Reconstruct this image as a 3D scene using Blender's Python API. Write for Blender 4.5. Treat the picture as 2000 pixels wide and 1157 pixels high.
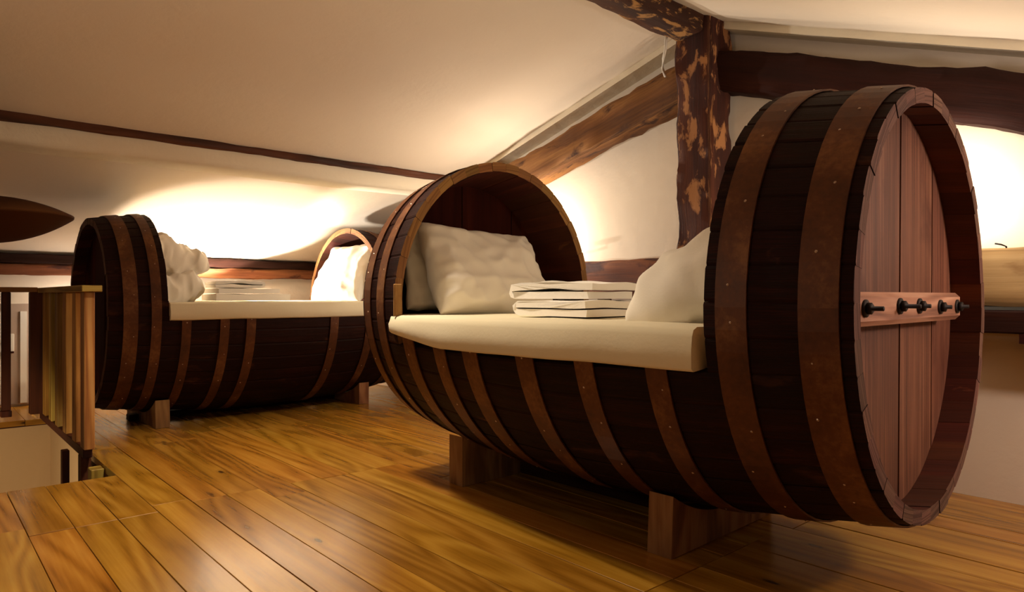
import bpy, bmesh, math, random
from mathutils import Vector, Matrix, noise

random.seed(7)
for o in list(bpy.data.objects):
    bpy.data.objects.remove(o)
SC = bpy.context.scene
COL = SC.collection
S = 0.8            # metres per working unit (one unit = camera height above the floor)
R = math.radians

# ------------------------------------------------------------------ camera, world, lights
cd = bpy.data.cameras.new('camera')
cd.sensor_width = 36.0
cd.lens = 36.0 * 1333.0 / 2000.0
cd.clip_start = 0.02
cam = bpy.data.objects.new('camera', cd)
COL.objects.link(cam)
cam.location = (0, 0, S)
cam.rotation_euler = (R(90), 0, R(-41.49))
SC.camera = cam

w = bpy.data.worlds.new('world')
SC.world = w
w.use_nodes = True
w.node_tree.nodes['Background'].inputs[0].default_value = (1.0, 0.70, 0.46, 1)
w.node_tree.nodes['Background'].inputs[1].default_value = 0.04

WARM = (1.0, 0.87, 0.71)


def light(kind, name, loc, power, size, color=WARM, aim=None, cone=None, blend=0.15):
    d = bpy.data.lights.new(name, kind)
    d.energy = power
    d.color = color
    d.shadow_soft_size = size * S
    if kind == 'SPOT':
        d.spot_size = R(cone)
        d.spot_blend = blend
    o = bpy.data.objects.new(name, d)
    COL.objects.link(o)
    o.location = Vector(loc) * S
    if aim is not None:
        o.rotation_euler = Vector(aim).to_track_quat('-Z', 'Y').to_euler()
    return o


light('POINT', 'gable_sconce_light', (3.70, 4.05, 1.42), 27, 0.05)
light('SPOT', 'eaves_uplight', (2.25, 7.05, 0.92), 165, 0.03, (1.0, 0.90, 0.79), (0.02, 0.0, 1.0), 114, 0.06)
light('POINT', 'eaves_lamp_light', (2.25, 7.05, 0.90), 6, 0.05, (1.0, 0.90, 0.79))
light('SPOT', 'pillow_spot_light', (2.25, 7.05, 1.00), 240, 0.03, (1.0, 0.92, 0.82), (0.88, -1.1, 0.24), 58, 0.3)
light('POINT', 'hood_lamp_light', (1.15, 7.30, 0.95), 3, 0.05, (1.0, 0.90, 0.79))
light('POINT', 'near_sconce_light', (3.72, 1.12, 1.50), 13, 0.05)
light('SPOT', 'floor_fill_spot', (1.30, 3.30, 2.45), 125, 0.09, (1.0, 0.84, 0.64), (-0.05, -0.12, -1), 118, 0.5)  # added fill from above, brightens the floor and mattress front; no fitting
light('POINT', 'side_lamp_light', (3.05, -0.40, 1.36), 30, 0.10, (1.0, 0.82, 0.72))
light('POINT', 'front_fill_light', (-0.6, 1.6, 1.35), 14, 0.15, (1.0, 0.80, 0.58))  # added soft fill from the camera side, no lamp stands here
light('SPOT', 'stairwell_light', (-0.7, 4.9, -0.45), 40, 0.1, (1.0, 0.74, 0.46), (1.2, 1.2, -0.75), 105, 0.4)

SC.cycles.max_bounces = 7
SC.cycles.diffuse_bounces = 4
SC.cycles.glossy_bounces = 3
SC.view_settings.view_transform = 'Standard'
SC.view_settings.look = 'None'
SC.view_settings.gamma = 1.0
SC.view_settings.use_curve_mapping = False
SC.view_settings.exposure = 0.0


# ------------------------------------------------------------------ materials
def srgb(r, g, b):
    def c(v):
        v /= 255.0
        return v / 12.92 if v <= 0.04045 else ((v + 0.055) / 1.055) ** 2.4
    return (c(r), c(g), c(b), 1)


class NT:
    def __init__(self, name):
        self.m = bpy.data.materials.new(name)
        self.m.use_nodes = True
        self.t = self.m.node_tree
        self.b = self.t.nodes['Principled BSDF']

    def n(self, kind, **kw):
        nd = self.t.nodes.new(kind)
        for k, v in kw.items():
            setattr(nd, k, v)
        return nd

    def l(self, a, b):
        self.t.links.new(a, b)

    def math(self, op, a, b=None, c=None):
        nd = self.n('ShaderNodeMath', operation=op)
        for i, v in enumerate((a, b, c)):
            if v is None:
                continue
            if isinstance(v, (int, float)):
                nd.inputs[i].default_value = v
            else:
                self.l(v, nd.inputs[i])
        return nd.outputs[0]

    def coords(self, src='UV', seed=True):
        tc = self.n('ShaderNodeTexCoord')
        out = tc.outputs[src]
        if seed:
            oi = self.n('ShaderNodeObjectInfo')
            a = self.math('MULTIPLY', oi.outputs['Random'], 37.0)
            b = self.math('MULTIPLY', oi.outputs['Random'], 91.0)
            cx = self.n('ShaderNodeCombineXYZ')
            self.l(a, cx.inputs[0]); self.l(b, cx.inputs[1])
            ad = self.n('ShaderNodeVectorMath', operation='ADD')
            self.l(out, ad.inputs[0]); self.l(cx.outputs[0], ad.inputs[1])
            return ad.outputs[0], oi.outputs['Random']
        return out, None

    def noise(self, vec, scale, detail=3.0, rough=0.55, dist=0.0, sc=(1, 1, 1)):
        mp = self.n('ShaderNodeMapping')
        mp.inputs['Scale'].default_value = sc
        self.l(vec, mp.inputs['Vector'])
        nd = self.n('ShaderNodeTexNoise')
        nd.inputs['Scale'].default_value = scale
        nd.inputs['Detail'].default_value = detail
        nd.inputs['Roughness'].default_value = rough
        nd.inputs['Distortion'].default_value = dist
        self.l(mp.outputs[0], nd.inputs['Vector'])
        return nd.outputs['Fac']

    def ramp(self, fac, stops):
        nd = self.n('ShaderNodeValToRGB')
        cr = nd.color_ramp
        while len(cr.elements) < len(stops):
            cr.elements.new(0.5)
        for e, (p, c) in zip(cr.elements, stops):
            e.position = p
            e.color = c
        self.l(fac, nd.inputs[0])
        return nd.outputs[0]

    def mix(self, fac, a, b, blend='MIX'):
        nd = self.n('ShaderNodeMix', data_type='RGBA', blend_type=blend)
        for sock, v in ((nd.inputs['Factor'], fac), (nd.inputs['A'], a), (nd.inputs['B'], b)):
            if isinstance(v, (int, float, tuple)):
                sock.default_value = v
            else:
                self.l(v, sock)
        return nd.outputs['Result']

    def bump(self, h, strength, dist=0.01):
        nd = self.n('ShaderNodeBump')
        nd.inputs['Strength'].default_value = strength
        nd.inputs['Distance'].default_value = dist
        self.l(h, nd.inputs['Height'])
        self.l(nd.outputs[0], self.b.inputs['Normal'])


def wood(name, stops, ring=18.0, su=1.0, sv=9.0, fine=0.5, rough=0.6, rvar=0.15, bump=0.3, vary=0.35,
         hue=0.02, knots=0.0, patch=None, spec=0.35, coat=0.0, big=0.8):
    t = NT(name)
    vec, rnd = t.coords()
    n1 = t.noise(vec, 1.0, 2.0, 0.5, 0.35, (su, sv, 1))
    rg = t.math('MULTIPLY_ADD', t.math('SINE', t.math('MULTIPLY', n1, ring)), 0.5, 0.5)
    fn = t.noise(vec, 1.0, 6.0, 0.65, 0.0, (su * 4, sv * 14, 1))
    fac = t.math('ADD', t.math('MULTIPLY', rg, 1 - fine), t.math('MULTIPLY', fn, fine))
    col = t.ramp(fac, stops)
    bign = t.noise(vec, 2.2, 3.0, 0.6, 0.2, (1, 2.0, 1))
    mul = t.ramp(bign, [(0.25, (0.68, 0.66, 0.64, 1)), (0.75, (1.15, 1.13, 1.1, 1))])
    col = t.mix(big, col, mul, 'MULTIPLY')
    if patch:
        pc, lo, hi, ps = patch
        pn = t.noise(vec, ps, 5.0, 0.62, 0.4, (1, 2.6, 1))
        pf = t.ramp(pn, [(lo, (0, 0, 0, 1)), (hi, (1, 1, 1, 1))])
        col = t.mix(pf, col, pc)
    if knots > 0:
        mp = t.n('ShaderNodeMapping')
        mp.inputs['Scale'].default_value = (2.6, 7.5, 1)
        t.l(vec, mp.inputs['Vector'])
        vo = t.n('ShaderNodeTexVoronoi')
        vo.inputs['Scale'].default_value = 1.0
        t.l(mp.outputs[0], vo.inputs['Vector'])
        kf = t.ramp(vo.outputs['Distance'], [(0.0, (1, 1, 1, 1)), (knots * 0.6, (0.9, 0.9, 0.9, 1)), (knots, (0.25, 0.25, 0.25, 1)), (knots * 2.0, (0, 0, 0, 1))])
        sel = t.n('ShaderNodeSeparateColor')
        t.l(vo.outputs['Color'], sel.inputs[0])
        pick = t.math('LESS_THAN', sel.outputs[0], 0.42)
        col = t.mix(t.math('MULTIPLY', kf, pick), col, srgb(38, 16, 5))
    hs = t.n('ShaderNodeHueSaturation')
    t.l(col, hs.inputs['Color'])
    t.l(t.math('MULTIPLY_ADD', rnd, vary, 1 - vary * 0.5), hs.inputs['Value'])
    r2 = t.math('FRACT', t.math('MULTIPLY', rnd, 13.7))
    t.l(t.math('MULTIPLY_ADD', r2, hue, 0.5 - hue * 0.5), hs.inputs['Hue'])
    t.l(hs.outputs[0], t.b.inputs['Base Color'])
    t.l(t.math('MULTIPLY_ADD', fn, rvar, rough - rvar * 0.5), t.b.inputs['Roughness'])
    t.b.inputs['Specular IOR Level'].default_value = spec
    t.b.inputs['Coat Weight'].default_value = coat
    t.b.inputs['Coat Roughness'].default_value = 0.25
    t.bump(fac, bump, 0.004)
    return t.m


def plaster(name, c1, c2, bump=0.15):
    t = NT(name)
    vec, _ = t.coords('Object', False)
    a = t.noise(vec, 1.3, 4.0, 0.6)
    t.l(t.mix(a, c1, c2), t.b.inputs['Base Color'])
    t.b.inputs['Roughness'].default_value = 0.9
    t.b.inputs['Specular IOR Level'].default_value = 0.1
    t.bump(t.noise(vec, 9.0, 5.0, 0.6), bump, 0.02)
    return t.m


def cloth(name, c1, c2, bump=0.1, weave=140):
    t = NT(name)
    vec, _ = t.coords('Object', False)
    t.l(t.mix(t.noise(vec, 3.0, 3.0), c1, c2), t.b.inputs['Base Color'])
    t.b.inputs['Roughness'].default_value = 0.95
    t.b.inputs['Specular IOR Level'].default_value = 0.1
    t.b.inputs['Sheen Weight'].default_value = 0.15
    t.bump(t.noise(vec, weave, 2.0), bump, 0.003)
    return t.m


def metal(name, stops, rough=0.55, metallic=0.35):
    t = NT(name)
    vec, rnd = t.coords()
    a = t.noise(vec, 5.0, 6.0, 0.65, 0.3, (1, 1, 1))
    b = t.noise(vec, 60.0, 3.0, 0.6)
    fac = t.math('ADD', t.math('MULTIPLY', a, 0.75), t.math('MULTIPLY', b, 0.25))
    t.l(t.ramp(fac, stops), t.b.inputs['Base Color'])
    t.b.inputs['Metallic'].default_value = metallic
    t.l(t.math('MULTIPLY_ADD', fac, 0.3, rough - 0.15), t.b.inputs['Roughness'])
    t.bump(fac, 0.2, 0.003)
    return t.m


M = {}
M['plaster'] = plaster('plaster', srgb(232, 218, 198), srgb(222, 206, 184))
M['plaster_beam'] = plaster('plaster_beam', srgb(238, 228, 206), srgb(228, 214, 186), 0.3)
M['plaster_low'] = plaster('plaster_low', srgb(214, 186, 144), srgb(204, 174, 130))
M['floor'] = wood('floor_pine', [(0.18, srgb(120, 74, 16)), (0.4, srgb(156, 105, 29)), (0.62, srgb(176, 124, 42)), (0.88, srgb(194, 146, 60))],
                  ring=85, su=0.38, sv=2.8, fine=0.72, rough=0.22, rvar=0.1, bump=0.05, vary=0.34, hue=0.014, knots=0.085, spec=0.7, big=0.5)
M['stave'] = wood('stave_oak', [(0.25, srgb(17, 5, 2)), (0.5, srgb(38, 12, 6)), (0.75, srgb(66, 28, 13))],
                  ring=9, su=1.6, sv=22, fine=0.8, rough=0.62, bump=0.7, vary=0.5, hue=0.012, spec=0.12,
                  patch=(srgb(98, 58, 34), 0.60, 0.84, 3.4))
M['stave_in'] = wood('stave_inside', [(0.1, srgb(52, 18, 8)), (0.5, srgb(86, 38, 16)), (0.9, srgb(120, 62, 30))],
                     ring=9, su=1.2, sv=10, fine=0.6, rough=0.7, bump=0.35, vary=0.4, patch=(srgb(150, 90, 45), 0.66, 0.8, 3.0))
M['stave_cut'] = wood('stave_cut_end', [(0.1, srgb(98, 64, 28)), (0.5, srgb(142, 98, 52)), (0.9, srgb(168, 126, 74))],
                      ring=14, su=8, sv=8, fine=0.6, rough=0.8, bump=0.3, vary=0.4)
M['stave_chime'] = wood('stave_weathered_end', [(0.1, srgb(48, 26, 18)), (0.5, srgb(92, 58, 44)), (0.9, srgb(140, 104, 86))],
                        ring=14, su=10, sv=10, fine=0.7, rough=0.8, bump=0.6, vary=0.5)
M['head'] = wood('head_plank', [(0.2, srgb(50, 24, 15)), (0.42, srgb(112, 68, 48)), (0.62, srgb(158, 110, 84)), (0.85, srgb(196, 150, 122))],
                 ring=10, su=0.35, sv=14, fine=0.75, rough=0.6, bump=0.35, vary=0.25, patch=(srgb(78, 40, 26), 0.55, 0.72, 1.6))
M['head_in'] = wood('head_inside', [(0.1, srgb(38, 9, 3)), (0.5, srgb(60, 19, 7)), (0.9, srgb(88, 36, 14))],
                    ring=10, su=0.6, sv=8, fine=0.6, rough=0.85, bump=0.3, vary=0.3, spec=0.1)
M['bar'] = wood('crossbar_wood', [(0.1, srgb(100, 62, 44)), (0.5, srgb(170, 124, 96)), (0.9, srgb(200, 158, 128))],
                ring=22, su=1.2, sv=9, fine=0.5, rough=0.7, bump=0.4, vary=0.1)
M['hoop'] = metal('rusty_hoop', [(0.3, srgb(54, 25, 9)), (0.52, srgb(90, 49, 20)), (0.72, srgb(136, 92, 50))])
M['iron'] = metal('black_iron', [(0.3, srgb(14, 9, 8)), (0.7, srgb(40, 28, 24))], 0.6, 0.5)
M['rivet'] = metal('worn_rivet', [(0.3, srgb(150, 120, 95)), (0.7, srgb(220, 200, 180))], 0.4, 0.6)
M['timber'] = wood('hewn_timber', [(0.1, srgb(34, 14, 6)), (0.5, srgb(66, 32, 14)), (0.9, srgb(104, 60, 28))],
                   ring=12, su=1.0, sv=9, fine=0.65, rough=0.8, bump=0.9, vary=0.15, patch=(srgb(164, 118, 68), 0.54, 0.60, 6.5))
M['timber_dark'] = wood('dark_timber', [(0.1, srgb(28, 10, 6)), (0.5, srgb(50, 20, 12)), (0.9, srgb(74, 36, 20))],
                        ring=8, su=0.8, sv=8, fine=0.6, rough=0.75, bump=0.6, vary=0.1, patch=(srgb(134, 82, 44), 0.70, 0.78, 2.2), spec=0.15)
M['timber_brown'] = wood('brown_timber', [(0.1, srgb(58, 28, 12)), (0.5, srgb(118, 70, 34)), (0.9, srgb(160, 108, 60))],
                         ring=14, su=0.8, sv=8, fine=0.65, rough=0.8, bump=0.9, vary=0.1, patch=(srgb(62, 29, 13), 0.54, 0.64, 3.5))
M['timber_raw'] = wood('raw_timber', [(0.1, srgb(112, 76, 42)), (0.5, srgb(160, 124, 82)), (0.9, srgb(184, 150, 108))],
                       ring=16, su=0.5, sv=8, fine=0.55, rough=0.8, bump=0.4, vary=0.1, patch=(srgb(110, 66, 30), 0.60, 0.75, 2.2))
M['block'] = wood('foot_block_wood', [(0.1, srgb(92, 58, 30)), (0.5, srgb(140, 96, 56)), (0.9, srgb(170, 126, 80))],
                  ring=18, su=2, sv=9, fine=0.55, rough=0.85, bump=0.4, vary=0.25)
M['pine'] = wood('railing_pine', [(0.1, srgb(122, 76, 24)), (0.5, srgb(184, 138, 62)), (0.9, srgb(206, 168, 92))],
                 ring=20, su=0.8, sv=10, fine=0.5, rough=0.6, bump=0.2, vary=0.7, hue=0.05, knots=0.05)
M['pine_dark'] = wood('railing_stained', [(0.1, srgb(40, 16, 6)), (0.5, srgb(74, 32, 14)), (0.9, srgb(98, 48, 22))],
                      ring=16, su=0.8, sv=10, fine=0.5, rough=0.65, bump=0.2, vary=0.2)
M['sheet'] = cloth('cotton_sheet', srgb(240, 233, 220), srgb(234, 225, 208), 0.12)
M['linen'] = cloth('mattress_cover', srgb(232, 222, 192), srgb(222, 210, 176), 0.15, 90)
M['towel'] = cloth('towel_cotton', srgb(246, 241, 232), srgb(240, 233, 220), 0.15, 160)
M['shade'] = plaster('lampshade_fabric', srgb(66, 34, 6), srgb(56, 28, 4), 0.02)
M['white'] = cloth('white_plastic', srgb(232, 226, 212), srgb(226, 218, 204), 0.0)
M['panel'] = plaster('grey_panel', srgb(176, 156, 140), srgb(166, 144, 126), 0.05)
M['lamp_metal'] = metal('lamp_metal', [(0.3, srgb(60, 50, 42)), (0.7, srgb(90, 78, 66))], 0.4, 0.8)


# ------------------------------------------------------------------ object helpers
def tag(o, label=None, cat=None, group=None, kind=None):
    if label:
        o['label'] = label
    if cat:
        o['category'] = cat
    if group:
        o['group'] = group
    if kind:
        o['kind'] = kind
    return o


def empty(name, loc=(0, 0, 0), rz=0.0):
    o = bpy.data.objects.new(name, None)
    o.empty_display_size = 0.1
    COL.objects.link(o)
    o.location = Vector(loc) * S
    o.rotation_euler = (0, 0, rz)
    return o


def mesh(name, vs, fs, mats, parent=None, uvs=None, midx=None, smooth=False, loc=(0, 0, 0), rot=(0, 0, 0), autouv=None):
    me = bpy.data.meshes.new(name)
    me.from_pydata([Vector(v) * S for v in vs], [], fs)
    if not isinstance(mats, (list, tuple)):
        mats = [mats]
    for m in mats:
        me.materials.append(M[m])
    if midx:
        for p, i in zip(me.polygons, midx):
            p.material_index = i
    ul = me.uv_layers.new(name='uv')
    if uvs is not None:
        for p in me.polygons:
            for li, vi in zip(p.loop_indices, p.vertices):
                ul.data[li].uv = uvs[vi]
    else:
        ax = autouv
        if ax is None:
            lo = [min(v[i] for v in vs) for i in range(3)]
            hi = [max(v[i] for v in vs) for i in range(3)]
            ext = [hi[i] - lo[i] for i in range(3)]
            ax = ext.index(max(ext))
        for p in me.polygons:
            n = [abs(c) for c in p.normal]
            d = n.index(max(n))
            oth = [i for i in range(3) if i != d]
            if ax in oth:
                oth.remove(ax)
                a, b = ax, oth[0]
            else:
                a, b = oth
            for li, vi in zip(p.loop_indices, p.vertices):
                co = me.vertices[vi].co
                ul.data[li].uv = (co[a], co[b] + 0.37 * d)
    if smooth:
        me.polygons.foreach_set('use_smooth', [True] * len(me.polygons))
    me.update()
    o = bpy.data.objects.new(name, me)
    COL.objects.link(o)
    o.location = Vector(loc) * S
    o.rotation_euler = rot
    if parent:
        o.parent = parent
    return o


def box_geo(lo, hi, bev=0.0):
    if bev <= 0:
        x0, y0, z0 = lo
        x1, y1, z1 = hi
        vs = [(x0, y0, z0), (x1, y0, z0), (x1, y1, z0), (x0, y1, z0), (x0, y0, z1), (x1, y0, z1), (x1, y1, z1), (x0, y1, z1)]
        fs = [(0, 3, 2, 1), (4, 5, 6, 7), (0, 1, 5, 4), (1, 2, 6, 5), (2, 3, 7, 6), (3, 0, 4, 7)]
        return vs, fs
    bm = bmesh.new()
    vs, fs = box_geo(lo, hi)
    bv = [bm.verts.new(v) for v in vs]
    for f in fs:
        bm.faces.new([bv[i] for i in f])
    bmesh.ops.bevel(bm, geom=bm.edges[:], offset=bev, segments=1, affect='EDGES')
    bm.verts.index_update()
    vs = [tuple(v.co) for v in bm.verts]
    fs = [tuple(v.index for v in f.verts) for f in bm.faces]
    bm.free()
    return vs, fs


def box(name, lo, hi, mat, parent=None, bev=0.0, autouv=None, **kw):
    vs, fs = box_geo(lo, hi, bev)
    return mesh(name, vs, fs, mat, parent, autouv=autouv, **kw)


def prism(name, poly, z0, z1, mat, parent=None, frame=None, autouv=None, **kw):
    """poly: 2-D points, extruded from z0 to z1; frame maps (a, b, z) to xyz."""
    fr = frame or (lambda a, b, z: (a, b, z))
    n = len(poly)
    vs = [fr(a, b, z0) for a, b in poly] + [fr(a, b, z1) for a, b in poly]
    fs = [tuple(range(n - 1, -1, -1)), tuple(range(n, 2 * n))]
    for i in range(n):
        j = (i + 1) % n
        fs.append((i, j, n + j, n + i))
    o = mesh(name, vs, fs, mat, parent, autouv=autouv, **kw)
    bm = bmesh.new()
    bm.from_mesh(o.data)
    bmesh.ops.recalc_face_normals(bm, faces=bm.faces)
    bm.to_mesh(o.data)
    bm.free()
    return o


def timber(name, p0, p1, wid, hei, mat, side=None, rough=0.012, seed=0, parent=None, n=30, taper=0.0):
    """hewn beam with rounded corners and an uneven surface; side = direction of the width."""
    p0, p1 = Vector(p0), Vector(p1)
    d = (p1 - p0).normalized()
    L = (p1 - p0).length
    sd = Vector(side).normalized() if side else d.cross(Vector((0, 0, 1))).normalized()
    sd = (sd - d * sd.dot(d)).normalized()
    up = sd.cross(d).normalized()
    prof = []
    c = 0.16
    for a, b in ((-1, -1), (1, -1), (1, 1), (-1, 1)):
        pass
    pts = [(-1 + c, -1), (0, -1.0), (1 - c, -1), (1, -1 + c), (1.0, 0), (1, 1 - c), (1 - c, 1), (0, 1.0), (-1 + c, 1), (-1, 1 - c), (-1.0, 0), (-1, -1 + c)]
    dense = []
    for i in range(len(pts)):
        a, b = pts[i], pts[(i + 1) % len(pts)]
        dense.append(a)
        dense.append(((a[0] + b[0]) / 2, (a[1] + b[1]) / 2))
    m = len(dense)
    vs, uvs = [], []
    for i in range(n + 1):
        s = i / n
        for k, (a, b) in enumerate(dense):
            tp = 1 - taper * s
            base = p0 + d * (L * s)
            q = Vector((s * L * 2.2 + seed * 9.1, a * 0.9 + seed, b * 0.9))
            ww = noise.noise(Vector((s * L * 0.9, seed * 3.3, 0))) * rough * 1.6
            h2 = noise.noise(Vector((s * L * 0.9, seed * 5.1, 4))) * rough * 1.6
            disp = noise.fractal(q * 1.6, 0.7, 2.0, 4) * rough * 1.3
            r = 1 + 0
            pos = base + sd * (a * wid / 2 * tp + (a * disp) + ww) + up * (b * hei / 2 * tp + b * disp + h2)
            vs.append(tuple(pos))
            per = k / m * 2 * (wid + hei)
            uvs.append((s * L * S, per * S))
    fs = []
    for i in range(n):
        for k in range(m):
            k2 = (k + 1) % m
            fs.append((i * m + k, i * m + k2, (i + 1) * m + k2, (i + 1) * m + k))
    fs.append(tuple(range(m - 1, -1, -1)))
    fs.append(tuple(n * m + k for k in range(m)))
    o = mesh(name, vs, fs, mat, parent, uvs=uvs, smooth=True)
    o.data.set_sharp_from_angle(angle=R(48))
    return o


def tube(name, pts, r, mat, parent=None, sides=8):
    vs, fs = [], []
    n = len(pts)
    for i, p in enumerate(pts):
        p = Vector(p)
        a = Vector(pts[max(0, i - 1)])
        b = Vector(pts[min(n - 1, i + 1)])
        d = (b - a).normalized()
        u = d.orthogonal().normalized()
        v = d.cross(u)
        for k in range(sides):
            t = 2 * math.pi * k / sides
            vs.append(tuple(p + u * (r * math.cos(t)) + v * (r * math.sin(t))))
    for i in range(n - 1):
        for k in range(sides):
            k2 = (k + 1) % sides
            fs.append((i * sides + k, i * sides + k2, (i + 1) * sides + k2, (i + 1) * sides + k))
    fs.append(tuple(range(sides - 1, -1, -1)))
    fs.append(tuple((n - 1) * sides + k for k in range(sides)))
    return mesh(name, vs, fs, mat, parent, smooth=True)


def lathe(name, prof, mat, parent=None, seg=40, loc=(0, 0, 0), rot=(0, 0, 0)):
    """prof: (radius, z) pairs."""
    vs, fs = [], []
    for r, z in prof:
        for k in range(seg):
            t = 2 * math.pi * k / seg
            vs.append((r * math.cos(t), r * math.sin(t), z))
    for i in range(len(prof) - 1):
        for k in range(seg):
            k2 = (k + 1) % seg
            fs.append((i * seg + k, i * seg + k2, (i + 1) * seg + k2, (i + 1) * seg + k))
    return mesh(name, vs, fs, mat, parent, smooth=True, loc=loc, rot=rot)


# ------------------------------------------------------------------ the attic shell
RY, RZ = 2.50, 2.79            # ridge line
SL, SR = 0.2773, 0.36          # roof slopes, left (far) and right (near)
GX = 4.0                       # gable wall
EY = 7.62                      # low eaves wall
OX, OY0, OY1 = 0.87, 4.32, 6.72   # stair opening: x < OX, OY0 < y < OY1


def ceil(y):
    return RZ - SL * (y - RY) if y > RY else RZ - SR * (RY - y)


XW, YN = -1.6, -2.2
ev = ceil(EY)
g = prism('wall_gable', [(YN, -0.06), (EY + 0.2, -0.06), (EY + 0.2, ceil(EY + 0.2)), (RY, RZ), (YN, ceil(YN))], GX, GX + 0.15, 'plaster',
          frame=lambda a, b, z: (z, a, b))
tag(g, kind='structure')
e = box('wall_eaves', (XW, EY, -2.2), (GX, EY + 0.15, ev), 'plaster')
tag(e, kind='structure')
th = 0.12
c1 = prism('ceiling', [(RY, RZ), (EY + 0.15, ceil(EY + 0.15)), (EY + 0.15, ceil(EY + 0.15) + th), (RY, RZ + th)], XW, GX + 0.15, 'plaster',
           frame=lambda a, b, z: (z, a, b))
tag(c1, kind='structure')
c2 = prism('ceiling', [(YN, ceil(YN)), (RY, RZ), (RY, RZ + th), (YN, ceil(YN) + th)], XW, GX + 0.15, 'plaster',
           frame=lambda a, b, z: (z, a, b))
tag(c2, kind='structure')

# boxed plaster beam under the far slope, with the bare wood strip above it
BY0, BY1 = 5.04, 5.32
nb = 40
prof = [(BY0 - 0.005, 0.06), (BY0, -0.05), (BY0, -0.135), (BY0 + 0.012, -0.155), (BY0 + 0.04, -0.165), (BY1 - 0.04, -0.175), (BY1, -0.155), (BY1 + 0.01, 0.05)]
vs, fs = [], []
base = ceil(BY0)
for i in range(nb + 1):
    x = XW + (GX - XW) * i / nb
    for k, (yy, zz) in enumerate(prof):
        wv = noise.noise(Vector((x * 1.3, k * 0.4, 2))) * 0.022 if 1 < k < 7 else 0
        vs.append((x, yy + wv * 0.6, base + zz + wv))
m = len(prof)
for i in range(nb):
    for k in range(m - 1):
        fs.append((i * m + k, (i + 1) * m + k, (i + 1) * m + k + 1, i * m + k + 1))
fs.append(tuple(range(m)))
fs.append(tuple(nb * m + k for k in range(m - 1, -1, -1)))
tag(mesh('trim_1', vs, fs, 'plaster_beam', smooth=True), kind='structure')
tag(timber('trim_2', (XW, BY0 - 0.012, base - 0.012), (GX - 0.12, BY0 - 0.012, base - 0.022), 0.05, 0.052, 'pine_dark', side=(0, 1, 0), rough=0.006, seed=3, n=60), kind='structure')

# plaster lips where the slopes meet the gable
for i, (ya, yb) in enumerate(((RY + 0.08, EY), (YN, RY - 0.08))):
    za, zb = ceil(ya), ceil(yb)
    lip = prism('trim_%d' % (3 + i), [(ya, za + 0.03), (yb, zb + 0.03), (yb, zb - 0.045), (ya, za - 0.045)], GX - 0.15, GX + 0.01, 'plaster_beam',
                frame=lambda a, b, z: (z, a, b))
    tag(lip, kind='structure')

# stairwell below the floor
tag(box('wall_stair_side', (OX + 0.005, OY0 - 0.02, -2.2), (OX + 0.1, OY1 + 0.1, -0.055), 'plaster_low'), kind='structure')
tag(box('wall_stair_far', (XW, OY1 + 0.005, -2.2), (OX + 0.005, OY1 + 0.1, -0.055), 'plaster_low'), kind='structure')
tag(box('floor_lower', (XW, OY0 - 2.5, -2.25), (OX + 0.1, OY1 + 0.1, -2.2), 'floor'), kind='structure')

# floor: every board an object
fl = tag(empty('floor'), kind='structure')
BW = 0.1652
rb = random.Random(11)
k = -15
while OX + k * BW < GX - 0.01:
    x0 = OX + k * BW
    x1 = min(x0 + BW, GX)
    k += 1
    xm = (x0 + x1) / 2
    br = [YN]
    cuts = [-0.55 + rb.uniform(-.5, .5), 1.43 + rb.choice((0, 0, 0.02, -0.03, rb.uniform(-.6, .75))), 3.52 + rb.choice((0, -0.03, 0.06, 0, rb.uniform(-.8, .5))), 5.55 + rb.uniform(-.6, .6)]
    if 1.85 < xm < 2.5:
        cuts[1] = 1.43
    if 0.35 < xm < 0.9:
        cuts[2] = 3.46
    br += cuts + [EY]
    segs = list(zip(br[:-1], br[1:]))
    if x1 <= OX + 1e-4:
        out = []
        for a, b in segs:
            if b <= OY0 or a >= OY1:
                out.append((a, b))
            else:
                if a < OY0:
                    out.append((a, OY0))
                if b > OY1:
                    out.append((OY1, b))
        segs = out
    for a, b in segs:
        if b - a < 0.06:
            continue
        dz = rb.uniform(-0.003, 0.0)
        gp = 0.0016
        bo = box('floorboard', (x0 + gp - xm, -(b - a) / 2 + gp, -0.045), (x1 - gp - xm, (b - a) / 2 - gp, 0), 'floor', fl, bev=0.0012, autouv=1,
                 loc=(xm, (a + b) / 2, dz))
tag(box('subfloor', (OX, YN, -0.075), (GX, EY, -0.048), 'pine_dark', fl))
tag(box('subfloor', (XW, YN, -0.075), (OX, OY0 - 0.01, -0.048), 'pine_dark', fl))
tag(box('subfloor', (XW, OY1 + 0.01, -0.075), (OX, EY, -0.048), 'pine_dark', fl))

# ------------------------------------------------------------------ roof timbers on the gable
tag(timber('ridge_beam', (XW, RY - 0.01, RZ - 0.045), (GX - 0.2, RY - 0.01, RZ - 0.06), 0.21, 0.17, 'timber', side=(0, 1, 0), rough=0.012, seed=1, n=60),
    'dark rough ridge beam running along the ceiling peak to the post', 'beam')
tag(timber('king_post', (3.83, 2.485, 0.0), (3.83, 2.47, RZ - 0.03), 0.26, 0.25, 'timber', side=(0, 1, 0), rough=0.011, seed=2, n=90),
    'rough dark upright post with flaked pale patches against the gable wall', 'post')


def raft(y):
    return (2.585 - 0.24 * (y - 2.5)) if y > 2.5 else (2.600 - 0.344 * (2.5 - y))


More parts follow.
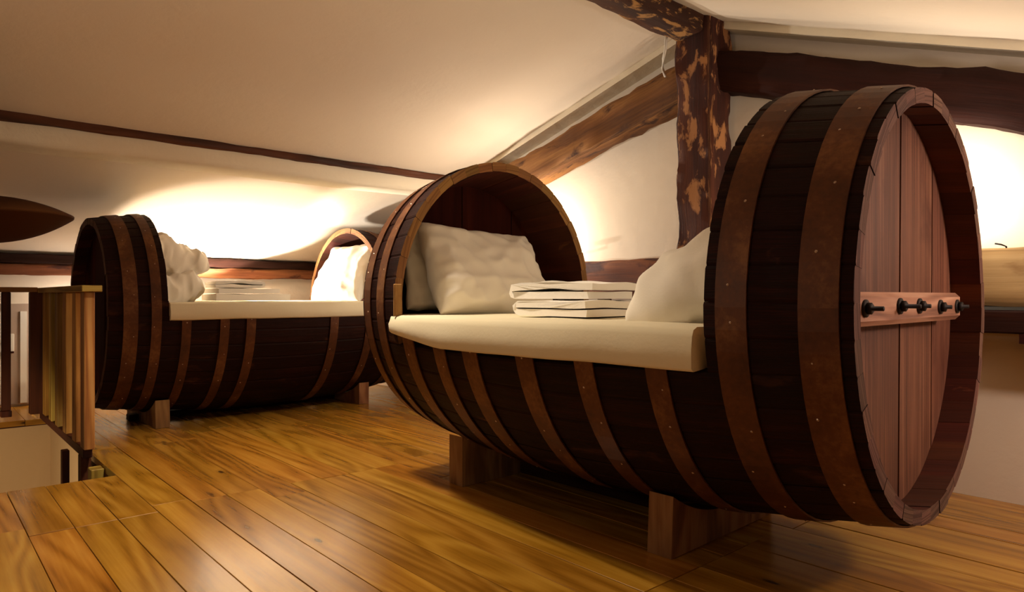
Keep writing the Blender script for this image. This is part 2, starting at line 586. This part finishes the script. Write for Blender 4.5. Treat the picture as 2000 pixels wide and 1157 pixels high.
tag(timber('roof_rafter', (3.90, 2.58, raft(2.58) - 0.13), (3.90, 7.3, raft(7.3) - 0.13), 0.2, 0.25, 'timber_brown', side=(1, 0, 0), rough=0.016, seed=4, n=60),
    'weathered brown sloping rafter left of the post above the open barrel hood', 'beam')
tag(timber('roof_rafter', (3.90, 2.40, raft(2.40) - 0.13), (3.90, -1.0, raft(-1.0) - 0.13), 0.2, 0.25, 'timber_dark', side=(1, 0, 0), rough=0.014, seed=5, n=60),
    'dark sloping rafter right of the post behind the large barrel end', 'beam')
tag(timber('tie_beam', (3.935, 2.62, 1.115), (3.935, EY, 1.115), 0.13, 0.27, 'timber_brown', side=(1, 0, 0), rough=0.01, seed=6, n=50),
    'brown wormholed wall beam behind the white pillow and folded towels', 'beam')
tag(timber('tie_beam', (3.935, 2.36, 1.10), (3.935, YN + 0.2, 1.07), 0.13, 0.28, 'timber_raw', side=(1, 0, 0), rough=0.007, seed=7, n=50),
    'pale raw wall beam at the right edge beside the large barrel end', 'beam')
le = tag(empty('timber_ledger', (3.905, 0.4, 0.88)), 'dark timber ledger with stepped bracket under the pale beam at right', 'ledger')
box('ledger_board', (-0.09, -2.2, -0.055), (0.075, 1.9, 0.052), 'timber_dark', le, bev=0.008)
prism('bracket', [(0.405, -0.055), (0.405, -0.10), (0.36, -0.10), (0.36, -0.2), (0.1, -0.2), (0.1, -0.055)], -0.085, 0.07, 'timber_dark', le, frame=lambda a, b, z: (z, a, b))
# bent nail above the pale beam
tube_nail = tube('bent_nail', [(3.90, 0.865, 1.19), (3.90, 0.872, 1.235), (3.895, 0.89, 1.245), (3.89, 0.915, 1.251)], 0.004, 'iron')
tag(tube_nail, 'small bent iron nail sticking up from the pale wall beam', 'nail')
# purlin on the eaves wall: two timbers, dark over brown
tag(timber('wall_plate', (XW, EY - 0.07, 1.345), (GX - 0.1, EY - 0.07, 1.345), 0.17, 0.085, 'timber_dark', side=(0, 1, 0), rough=0.008, seed=8, n=70),
    'thin dark timber along the low wall directly under the sloping ceiling', 'beam')
tag(timber('wall_plate', (XW, EY - 0.05, 1.245), (GX - 0.1, EY - 0.05, 1.245), 0.13, 0.105, 'timber_brown', side=(0, 1, 0), rough=0.01, seed=9, n=70),
    'lighter brown timber along the low wall below the dark one', 'beam')

# cable by the top of the post
tag(tube('electric_cable', [(3.70, 2.66, 2.70), (3.68, 2.655, 2.66), (3.67, 2.65, 2.60), (3.68, 2.675, 2.545), (3.72, 2.71, 2.50), (3.79, 2.74, 2.47)], 0.009, 'white'),
    'short white cable looping down at the top of the post', 'cable')


# ------------------------------------------------------------------ barrel beds
class Barrel:
    def __init__(s, loc, rz, ah, Rh, k, b, T, tn, tm, front):
        s.ah, s.Rh, s.k, s.b, s.T, s.tn, s.tm, s.front = ah, Rh, k, b, T, tn, tm, front
        s.root = empty('barrel_bed', (loc[0], loc[1], 0), rz)

    def rad(s, t):
        return s.Rh + s.b * (1 - ((t - s.T / 2) / (s.T / 2)) ** 2)

    def pt(s, t, ang, off=0.0):
        r = s.rad(t) + off
        return (t, r * s.k * math.cos(ang), s.ah + r * math.sin(ang))

    def stave(s, a0, a1, t0, t1, m0, m1, rr):
        n = max(3, int((t1 - t0) / 0.16))
        thick = 0.05
        gap = 0.0002
        jit = rr.uniform(-0.0018, 0.0018)
        a0 += gap; a1 -= gap
        am = (a0 + a1) / 2
        vs, uvs = [], []
        t0 += rr.uniform(0, 0.004); t1 -= rr.uniform(0, 0.004)
        for i in range(n + 1):
            t = t0 + (t1 - t0) * i / n
            for a, off in ((a0, jit - 0.004), (a0 + 0.012, jit), (am, jit), (a1 - 0.012, jit), (a1, jit - 0.004), (a1, jit - thick), (am, jit - thick), (a0, jit - thick)):
                vs.append(s.pt(t, a, off))
                uvs.append((t * S, a * s.Rh * S + (0.4 if off < -0.03 else 0)))
        fs, mi = [], []
        for i in range(n):
            for j in range(8):
                j2 = (j + 1) % 8
                fs.append((i * 8 + j, i * 8 + j2, (i + 1) * 8 + j2, (i + 1) * 8 + j))
                mi.append(1 if j in (5, 6) else 0)
        fs.append((0, 7, 6, 5, 4, 3, 2, 1)); mi.append(2 if m0 == 'cut' else 3)
        q = n * 8
        fs.append(tuple(q + j for j in range(8))); mi.append(2 if m1 == 'cut' else 3)
        fs = [tuple(reversed(f)) for f in fs]
        # end faces get their own flat coordinates through the radial direction, good enough from uvs above
        o = mesh('stave', vs, fs, ['stave', 'stave_in', 'stave_cut', 'stave_chime'], s.root, uvs=uvs, midx=mi, smooth=False)
        return o

    def staves(s, n, cut_front, cut_back, seed):
        rr = random.Random(seed)
        st = 2 * math.pi / n
        for i in range(n):
            a0 = i * st + 0.02
            a1 = a0 + st
            am = (a0 + a1) / 2
            c = math.cos(am) * s.front
            lim = cut_front if c > 0 else cut_back
            hgt = s.ah + (s.Rh + s.b) * math.sin(a1 if c * s.front > 0 else a0)
            hgt = s.ah + (s.Rh + s.b) * max(math.sin(a0), math.sin(a1))
            if hgt > lim:
                s.stave(a0, a1, 0, s.tn, 'chime', 'cut', rr)
                s.stave(a0, a1, s.tm, s.T, 'cut', 'chime', rr)
            else:
                s.stave(a0, a1, 0, s.T, 'chime', 'chime', rr)

    def hoop(s, t, wd, a0, a1, full, seed):
        n = 72 if full else 40
        vs, uvs, fs = [], [], []
        w2 = wd / 2
        for i in range(n + 1):
            a = a0 + (a1 - a0) * i / n
            for tt, off in ((t - w2, 0.003), (t - w2, 0.0095), (t + w2, 0.0095), (t + w2, 0.003)):
                vs.append(s.pt(tt, a, off))
                uvs.append((a * s.Rh * S, tt * S))
        for i in range(n):
            for j in range(4):
                j2 = (j + 1) % 4
                fs.append((i * 4 + j, (i + 1) * 4 + j, (i + 1) * 4 + j2, i * 4 + j2))
        fs.append((0, 1, 2, 3))
        fs.append((n * 4 + 3, n * 4 + 2, n * 4 + 1, n * 4))
        h = mesh('hoop', vs, fs, 'hoop', s.root, uvs=uvs, smooth=False)
        # rivets: tiny domes, joined
        rr = random.Random(seed)
        vs, fs = [], []
        cnt = 22 if full else 11
        for i in range(cnt):
            a = a0 + (a1 - a0) * (i + rr.uniform(0.2, 0.8)) / cnt
            tt = t + rr.uniform(-.25, .25) * wd
            c = Vector(s.pt(tt, a, 0.0095))
            nrm = Vector((0, math.cos(a), math.sin(a)))
            u = Vector((1, 0, 0))
            v = nrm.cross(u)
            b0 = len(vs)
            q = 0.0045 * rr.uniform(.7, 1.2)
            for j in range(6):
                x = 2 * math.pi * j / 6
                vs.append(tuple(c + u * q * math.cos(x) + v * q * math.sin(x)))
            vs.append(tuple(c + nrm * q * 0.7))
            for j in range(6):
                fs.append((b0 + j, b0 + (j + 1) % 6, b0 + 6))
        o = mesh('rivets', vs, fs, 'rivet', h)
        o['kind'] = 'stuff'
        return h

    def head(s, t, edges, mat, out, seed, slant=0.0):
        """planks of a round end; edges = (lateral place, joint width); out: which way its thickness goes."""
        rr = random.Random(seed)
        Rv = s.rad(t) - 0.045
        Ru = Rv * s.k
        ed = [(-Ru + 0.001, 0)] + list(edges) + [(Ru - 0.001, 0)]
        for (y0, g0), (y1, g1) in zip(ed[:-1], ed[1:]):
            y0 += g0 / 2
            y1 -= g1 / 2
            up = []
            nn = 12
            for i in range(nn + 1):
                y = y0 + (y1 - y0) * i / nn
                z = Rv * math.sqrt(max(0.0, 1 - (y / Ru) ** 2))
                up.append((y, z))
            poly = [(y + slant * z, z) for y, z in up] + [(y - slant * z, -z) for y, z in reversed(up)]
            d = rr.uniform(-0.004, 0.004)
            prism('head_plank', poly, t + d, t + d + 0.05 * out, mat, s.root, frame=lambda a, b, z: (z, a, s.ah + b), autouv=2)
        # dark backing in the joints
        poly = [(Ru * 0.98 * math.cos(i / 48 * 2 * math.pi), Rv * 0.98 * math.sin(i / 48 * 2 * math.pi)) for i in range(48)]
        prism('head_backing', poly, t + 0.045 * out, t + 0.06 * out, 'head_in', s.root, frame=lambda a, b, z: (z, a, s.ah + b), autouv=2)

    def block(s, t, y0, y1, wid, hgt, lean=0.0):
        """cradle block across the barrel, its upper edge hollowed to the barrel's curve."""
        n = 16
        top, bot = [], []
        for i in range(n + 1):
            y = y0 + (y1 - y0) * i / n
            rr_ = s.rad(t) + 0.014
            q = 1 - (y / (rr_ * s.k)) ** 2
            zb = s.ah - rr_ * math.sqrt(max(0, q))
            top.append((y, max(0.03, min(hgt, zb - 0.002))))
        poly = [(y0, 0)] + [(y1, 0)] + list(reversed(top))
        prism('foot_block', poly, t - wid / 2, t + wid / 2, 'block', s.root, frame=lambda a, b, z: (z + lean * b, a, b), autouv=2)


# near barrel
A = Barrel((2.5853, 0.7832), R(90 + 1.48), 0.9662, 0.7251, 0.93, 0.118, 2.537, 0.425, 2.144, 1)
tag(A.root, 'large dark wine barrel bed in front, with bolted crossbar on its end', 'barrel bed', 'barrel beds')
A.staves(44, 0.86, 0.99, 5)
TAU = 2 * math.pi
for i, (t, wd) in enumerate(((0.09, 0.105), (0.335, 0.095), (2.30, 0.085), (2.465, 0.08))):
    A.hoop(t, wd, 0, TAU, True, 20 + i)
for i, (t, wd) in enumerate(((0.60, 0.078), (0.895, 0.082), (1.19, 0.095), (1.53, 0.10), (1.76, 0.09), (2.03, 0.10))):
    A.hoop(t, wd, math.pi - 0.05, TAU + 0.17 - 0.33, False, 40 + i)
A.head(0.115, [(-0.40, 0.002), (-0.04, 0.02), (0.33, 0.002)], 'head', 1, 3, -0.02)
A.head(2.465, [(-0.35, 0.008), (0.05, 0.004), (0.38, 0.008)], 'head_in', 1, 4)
# crossbar with bolts on the near end
vsb, fsb = box_geo((0.03, -0.46, 0.91), (0.112, 0.655, 1.012), 0.016)
cb = mesh('crossbar', vsb, fsb, 'bar', A.root)
for yb, lb in ((0.52, 0.032), (0.23, 0.042), (0.04, 0.016), (-0.19, 0.018), (-0.40, 0.02)):
    zb = 0.966 + random.uniform(-.006, .006)
    wsh = lathe('washer', [(0.0, -0.012), (0.026, -0.012), (0.026, 0.0), (0.0, 0.0)], 'iron', cb, 14, loc=(0.024, yb, zb), rot=(0, R(-90), 0))
    nut = lathe('bolt_nut', [(0.0, 0.0), (0.017, 0.0), (0.017, 0.014), (0.007, 0.014), (0.007, 0.014 + lb), (0.0, 0.014 + lb)], 'iron', cb, 6, loc=(0.024, yb, zb), rot=(0, R(-90), R(random.uniform(-4, 4))))
A.block(0.82, 0.40, -0.40, 0.11, 0.28, -0.04)
A.block(2.13, 0.36, -0.40, 0.11, 0.27, 0.0)
box('under_shade_bar', (0.86, -0.16, 0.0), (2.35, -0.06, 0.115), 'timber_dark', A.root, bev=0.006)  # added dark bar, hides the lit floor so the gap looks shaded
# pale batten at the hood mouth
box('batten', (2.125, 0.70, 0.90), (2.14, 0.745, 1.06), 'stave_cut', A.root, bev=0.004)

# far barrel
B = Barrel((1.0185, 6.0381), R(0.84), 0.8723, 0.7198, 0.95, 0.1126, 2.6666, 0.3745, 2.168, -1)
tag(B.root, 'dark barrel bed farther back along the low wall, beside the wooden railing', 'barrel bed', 'barrel beds')
B.staves(44, 0.90, 0.96, 6)
for i, (t, wd) in enumerate(((0.135, 0.09), (0.295, 0.065), (2.35, 0.08), (2.55, 0.08))):
    B.hoop(t, wd, 0, TAU, True, 60 + i)
for i, (t, wd) in enumerate(((0.49, 0.062), (0.755, 0.066), (0.95, 0.07), (1.65, 0.075), (2.0, 0.075))):
    B.hoop(t, wd, math.pi - 0.02, TAU + 0.02, False, 80 + i)
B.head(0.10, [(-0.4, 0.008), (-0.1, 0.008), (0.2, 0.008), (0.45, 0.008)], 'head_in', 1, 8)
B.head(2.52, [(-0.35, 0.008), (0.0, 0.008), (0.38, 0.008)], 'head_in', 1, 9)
B.block(0.42, -0.42, 0.42, 0.10, 0.29, -0.02)
B.block(2.14, -0.42, 0.42, 0.10, 0.28, 0.0)


box('under_shade_bar', (0.30, 0.05, 0.0), (2.4, 0.15, 0.05), 'timber_dark', B.root, bev=0.006)  # same added bar, standing in for the shade under this barrel


# ------------------------------------------------------------------ bedding
def mattress(bar, name, ztop, zbot, label, far_lift=0.0, drape=(0.0, 0.0)):
    """slab that fills the barrel; between the hoods it bulges over the stave edges."""
    f = bar.front
    st = []
    inner = lambda t: bar.rad(t) * bar.k - 0.075
    outer = lambda t: math.sqrt(max(0, bar.rad(t) ** 2 - (bar.ah - (ztop + zbot) / 2) ** 2)) * bar.k + 0.022
    ta, tb = bar.tn + drape[0], bar.tm + drape[1]
    ts = [0.16, 0.22, 0.30]
    t = 0.34
    while t < ta - 0.02:
        ts.append(t); t += 0.08
    ts = [x for x in ts if x < ta - 0.015] + [ta - 0.001, ta]
    n = 26
    ts += [ta + (tb - ta) * i / n for i in range(1, n)] + [tb, tb + 0.001]
    t = tb + 0.06
    while t < bar.T - 0.24:
        ts.append(t); t += 0.08
    vs, fs = [], []
    m = None
    for t in ts:
        mid = ta <= t <= tb
        wf = outer(t) if mid else inner(t)
        wb = inner(t)
        lift = far_lift * max(0, (t - 0.8 * tb) / (0.2 * tb)) if mid else far_lift * (t > tb)
        sag = 0.006 * noise.noise(Vector((t * 3, 1, 0)))
        zb = (zbot + lift) if mid else max(zbot, ztop - 0.08)
        r = 0.03
        row = []
        front = [(wf - 0.012, zb), (wf, zb + 0.01), (wf + 0.004, (zb + ztop) / 2), (wf - 0.004, ztop - r), (wf - r * .35, ztop - r * .3), (wf - r, ztop)]
        for y, z in front:
            row.append((t, f * (y + 0.004 * noise.noise(Vector((t * 6, z * 20, 5)))), z + sag))
        for q in range(1, 8):
            y = wf - r - (wf + wb - 2 * r) * q / 8
            row.append((t, f * y, ztop + sag + 0.005 * noise.noise(Vector((t * 4, y * 4, 3)))))
        row += [(t, -f * (wb - r), ztop), (t, -f * wb, ztop - r), (t, -f * wb, max(zb, ztop - .08)), (t, 0, max(zb, ztop - .08))]
        m = len(row)
        vs += row
    for i in range(len(ts) - 1):
        for j in range(m):
            j2 = (j + 1) % m
            fs.append((i * m + j, i * m + j2, (i + 1) * m + j2, (i + 1) * m + j))
    fs.append(tuple(range(m - 1, -1, -1)))
    fs.append(tuple((len(ts) - 1) * m + j for j in range(m)))
    o = mesh(name, vs, fs, 'linen', smooth=True, loc=tuple(Vector(bar.root.location) / S), rot=tuple(bar.root.rotation_euler))
    bm = bmesh.new(); bm.from_mesh(o.data)
    bmesh.ops.recalc_face_normals(bm, faces=bm.faces)
    bm.to_mesh(o.data); bm.free()
    o.data.set_sharp_from_angle(angle=R(50))
    return tag(o, label, 'mattress')


mattress(A, 'mattress', 0.905, 0.765, 'cream sheet covered mattress inside the large front barrel bed', 0.05, (0.03, 0.04))
mattress(B, 'mattress', 0.955, 0.825, 'cream mattress in the far barrel bed by the low wall', 0.0, (0.005, 0.02))


def pillow(name, wd, dp, th, loc, rot, label, group=None, seed=0, wrinkle=0.012, heavy=0.25, mat='sheet', sag=0.0):
    nu, nv = 34, 26
    vs, fs = [], []
    idx = {}

    def co(u, v, sgn):
        e = (max(0, 1 - u ** 4) * max(0, 1 - v ** 4)) ** 0.55
        hv = 1 + heavy * (-v)
        x = wd / 2 * u * (1 - 0.05 * (1 - v * v) * abs(u) ** 2)
        y = dp / 2 * v * (1 - 0.07 * (1 - u * u) * abs(v) ** 2)
        z = sgn * th / 2 * e * hv
        p = Vector((u * 2.2 + seed * 7.7, v * 2.2, sgn * 0.7))
        cr = min(1, 2.4 * (1 - min(1, math.hypot(1 - abs(u), 1 - abs(v)))))
        ang = math.atan2(v, u)
        w1 = noise.fractal(p * 0.6, 1.0, 2.0, 2) * wrinkle * 1.2
        w2 = math.sin(ang * 15 + seed + 3 * noise.noise(p)) * wrinkle * 0.45 * max(0, cr)
        rid = (1 - abs(noise.noise(Vector((u * 2.6 + v * 0.8 + seed, v * 0.9, sgn * 2))))) ** 9 * wrinkle * 1.6
        rid += (1 - abs(noise.noise(Vector((u * 1.3 - v * 1.1 + seed * 2, v * 1.7 + u, sgn * 5))))) ** 12 * wrinkle * 1.5
        z += sgn * (w1 + w2 + rid) * (0.2 + 0.8 * min(1, e * 1.6)) * (1 if e > 0.02 else 0.2)
        edge = 1 - min(1, e * 2)
        x += edge * noise.noise(p * 2.3) * wrinkle * 1.2
        y += edge * noise.noise(p * 2.3 + Vector((9, 0, 0))) * wrinkle * 1.2
        z += -sag * (u * u)
        return (x, y, z)
    for sgn in (1, -1):
        for i in range(nu + 1):
            for j in range(nv + 1):
                u = -math.cos(math.pi * i / nu)
                v = -math.cos(math.pi * j / nv)
                u = 0.45 * u + 0.55 * (-1 + 2 * i / nu)
                v = 0.45 * v + 0.55 * (-1 + 2 * j / nv)
                border = i in (0, nu) or j in (0, nv)
                if sgn == -1 and border:
                    idx[(sgn, i, j)] = idx[(1, i, j)]
                else:
                    idx[(sgn, i, j)] = len(vs)
                    vs.append(co(u, v, sgn))
    for sgn in (1, -1):
        for i in range(nu):
            for j in range(nv):
                q = (idx[(sgn, i, j)], idx[(sgn, i + 1, j)], idx[(sgn, i + 1, j + 1)], idx[(sgn, i, j + 1)])
                fs.append(q if sgn == 1 else tuple(reversed(q)))
    o = mesh(name, vs, fs, mat, smooth=True, loc=loc, rot=rot)
    md = o.modifiers.new('sub', 'SUBSURF')
    md.levels = 1
    md.render_levels = 1
    return tag(o, label, 'pillow', group)


# pillows in the near barrel: local y is the pillow's height, local z its face
GP = 'pillows on the barrel beds'
pillow('pillow', 0.84, 0.54, 0.21, (2.43, 2.96, 1.135), (R(64), R(2), R(2)), 'plump white pillow leaning upright under the open hood, in front', GP, 1, wrinkle=0.016)
pillow('pillow', 0.66, 0.52, 0.11, (2.31, 3.14, 1.15), (R(79), R(4), R(4)), 'white pillow mostly hidden behind the plump one under the open hood', GP, 2)
pillow('pillow', 0.95, 0.72, 0.32, (2.48, 1.33, 1.075), (R(150), 0, R(0)), 'large white pillow emerging from under the near barrel hood', GP, 3, wrinkle=0.028)
# far barrel
pillow('pillow', 0.92, 0.62, 0.20, (3.17, 6.02, 1.225), (R(66), 0, R(-88)), 'bright white pillow standing in the right hood of the far barrel', GP, 4)
pillow('pillow', 0.50, 0.46, 0.22, (1.47, 5.80, 1.065), (R(8), R(-6), R(20)), 'rumpled white pillow lying below another in the far barrel', GP, 5, wrinkle=0.03)
pillow('pillow', 0.54, 0.50, 0.22, (1.50, 5.86, 1.275), (R(-6), R(14), R(12)), 'rumpled white pillow lying on top beside the far barrel hood', GP, 6, wrinkle=0.034)


def towel(name, length, width, folds, th, loc, rz, label, group, seed=0, hump=0.0, mat='towel'):
    """cloth folded back and forth; the fold lines show at the ends."""
    gap = th * 1.12
    path = []
    for f in range(folds):
        z = th / 2 + f * gap
        sgn = 1 if f % 2 == 0 else -1
        jit = random.Random(seed * 31 + f).uniform(-0.02, 0.02)
        xs = [-length / 2 + length * i / 14 for i in range(15)]
        if sgn < 0:
            xs.reverse()
        for x in xs:
            hz = hump * math.exp(-((x - length * 0.05) / (length * 0.22)) ** 2) * (f / max(1, folds - 1))
            path.append((x + jit, z + hz))
        if f < folds - 1:
            x = xs[-1] + jit
            for q in range(1, 5):
                a = math.pi * q / 5
                path.append((x + sgn * math.sin(a) * gap * 0.6, z + gap * (1 - math.cos(a)) / 2))
    up, dn = [], []
    n = len(path)
    for i in range(n):
        a = Vector((*path[max(0, i - 1)], 0)); b = Vector((*path[min(n - 1, i + 1)], 0))
        d = (b - a).normalized()
        nr = Vector((-d.y, d.x, 0)) * th * 0.46
        up.append((path[i][0] + nr.x, path[i][1] + nr.y))
        dn.append((path[i][0] - nr.x, path[i][1] - nr.y))
    ring = up + list(reversed(dn))
    m = len(ring)
    nw = 12
    vs, fs = [], []
    for k in range(nw + 1):
        y = -width / 2 + width * k / nw
        sq = 1.0
        for (x, z) in ring:
            lay = z / (folds * gap)
            e = noise.noise(Vector((x * 5, y * 5 + seed, lay * 2))) * 0.008
            ey = noise.noise(Vector((x * 4 + seed, lay * 9, 1))) * 0.02 * (1 if k in (0, nw) else 0)
            vs.append((x + noise.noise(Vector((y * 4, lay * 6, seed))) * 0.012, y + ey, max(0.001, z + e * lay * 1.5)))
    for k in range(nw):
        for j in range(m):
            j2 = (j + 1) % m
            fs.append((k * m + j, k * m + j2, (k + 1) * m + j2, (k + 1) * m + j))
    fs.append(tuple(range(m - 1, -1, -1)))
    fs.append(tuple(nw * m + j for j in range(m)))
    o = mesh(name, vs, fs, mat, smooth=True, loc=loc, rot=(0, 0, rz))
    bm = bmesh.new(); bm.from_mesh(o.data)
    bmesh.ops.recalc_face_normals(bm, faces=bm.faces)
    bm.to_mesh(o.data); bm.free()
    o.data.set_sharp_from_angle(angle=R(38))
    return tag(o, label, 'towel', group)


GT = 'folded towels on the barrel beds'
towel('folded_towel', 0.40, 0.44, 2, 0.032, (2.30, 2.13, 0.911), R(92), 'white folded towel at the bottom of the pair in the front barrel', GT, 1)
towel('folded_towel', 0.40, 0.38, 2, 0.034, (2.32, 2.17, 0.986), R(100), 'white folded towel on top of the pair in the front barrel', GT, 2, 0.01)
towel('folded_towel', 0.60, 0.36, 1, 0.058, (2.09, 5.72, 0.960), R(0), 'wide white folded towel at the bottom of the stack in the far barrel', GT, 3)
towel('folded_towel', 0.50, 0.34, 1, 0.040, (2.06, 5.73, 1.022), R(2), 'white folded towel in the middle of the stack in the far barrel', GT, 4)
towel('folded_towel', 0.36, 0.32, 2, 0.024, (2.00, 5.73, 1.066), R(-3), 'small white folded towel on top of the stack in the far barrel', GT, 5, 0.01)

# ------------------------------------------------------------------ stair railing
rl = tag(empty('stair_railing', (0.83, 4.8, 0)), 'wooden stair railing with pale upright slats at the left, beside the stairwell', 'railing')


def rbox(name, lo, hi, mat, bev=0.004, autouv=None):
    off = Vector((0.83, 4.8, 0))
    return box(name, tuple(Vector(lo) - off), tuple(Vector(hi) - off), mat, rl, bev=bev, autouv=autouv)


for yb in (4.80, 5.09, 5.45, 5.78, 6.07, 6.38):
    rbox('baluster', (0.795, yb, 0.065), (0.852, yb + 0.12, 1.025), 'pine', autouv=2)
rbox('corner_post', (0.725, 6.60, 0.055), (0.815, 6.70, 1.03), 'pine_dark', autouv=2)
for xb in (0.545, 0.315):
    rbox('baluster', (xb, 6.62, 0.10), (xb + 0.058, 6.68, 1.03), 'pine_dark', autouv=2)
    rbox('baluster_shoe', (xb - 0.006, 6.612, 0.05), (xb + 0.064, 6.69, 0.10), 'pine_dark', autouv=2)
rbox('handrail', (0.775, 4.76, 1.025), (0.885, 6.72, 1.065), 'pine')
rbox('handrail', (XW + 0.05, 6.60, 1.03), (0.775, 6.71, 1.07), 'pine')
rbox('bottom_rail', (0.80, 4.86, 0.005), (0.85, 6.70, 0.065), 'pine_dark')
rbox('newel_post', (0.80, 4.93, -0.9), (0.855, 5.03, 0.005), 'pine_dark', autouv=2)
rbox('newel_post', (0.72, 5.06, -0.9), (0.76, 5.12, 0.03), 'pine_dark', autouv=2)
rbox('stringer_block', (0.80, 4.62, -0.16), (0.868, 4.72, -0.02), 'pine', autouv=2)

# low hatch door in the eaves wall seen between the balusters
hd = tag(empty('door_1', (0.80, EY - 0.005, 0)), kind='structure')
box('door_panel', (-0.6, -0.015, 0.02), (0.30, 0.004, 0.93), 'panel', hd)
for xx in (-0.215, -0.04):
    box('door_strip', (xx, -0.03, 0.03), (xx + 0.05, -0.014, 0.86), 'white', hd)
lb = box('latch_plate', (-0.165, -0.035, 0.50), (-0.085, -0.014, 0.66), 'white', hd, bev=0.004)
tube('latch_handle', [(-0.165, -0.05, 0.545), (-0.165, -0.06, 0.60), (-0.15, -0.06, 0.615), (-0.13, -0.06, 0.615), (-0.12, -0.055, 0.60)], 0.008, 'iron', lb)
box('latch_ledge', (-0.18, -0.06, 0.485), (-0.09, -0.014, 0.50), 'timber_dark', lb)

# ------------------------------------------------------------------ lamps
pl = tag(empty('pendant_lamp', (0.30, 4.54, 1.41)), 'wide shallow brown lampshade at the left edge, hanging over the stairwell', 'lamp')
pr = []
for i in range(15):
    u = i / 14
    pr.append((0.402 * math.sin(u * math.pi / 2), 0.11 * (1 - math.sin(u * math.pi / 2) ** 2.2) + 0.004))
for i in range(1, 15):
    u = 1 - i / 14
    pr.append((0.402 * math.sin(u * math.pi / 2), -0.125 * (1 - math.sin(u * math.pi / 2) ** 2.2) - 0.004))
sh = lathe('lamp_shade', pr, 'shade', pl, 56, rot=(R(-2), R(-3.2), R(0)))
tube('lamp_cord', [(0, 0, 0.11), (0, 0, ceil(4.54) - 1.41)], 0.006, 'iron', pl)
lathe('ceiling_rose', [(0.0, -0.03), (0.05, -0.03), (0.05, 0.02), (0, 0.02)], 'lamp_metal', pl, 20, loc=(0, 0, ceil(4.54) - 1.41))


def sconce(x, y, z, label):
    r = tag(empty('wall_sconce', (x, y, z)), label, 'lamp', 'wall sconces on the gable wall')
    box('wall_plate', (GX - x - 0.03, -0.06, -0.16), (GX - x - 0.004, 0.06, -0.04), 'lamp_metal', r, bev=0.006)
    tube('arm', [(GX - x - 0.02, 0, -0.10), (0.06, 0, -0.12), (0, 0, -0.11), (0, 0, -0.085)], 0.01, 'lamp_metal', r)
    lathe('bulb_cup', [(0.0, -0.09), (0.045, -0.085), (0.05, -0.06), (0.044, -0.06), (0.0, -0.075)], 'lamp_metal', r, 20)
    return r


sconce(3.70, 4.05, 1.42, 'wall sconce hidden behind the open barrel hood, lighting the gable')
sconce(3.72, 1.12, 1.50, 'wall sconce hidden behind the large barrel end, lighting the gable')
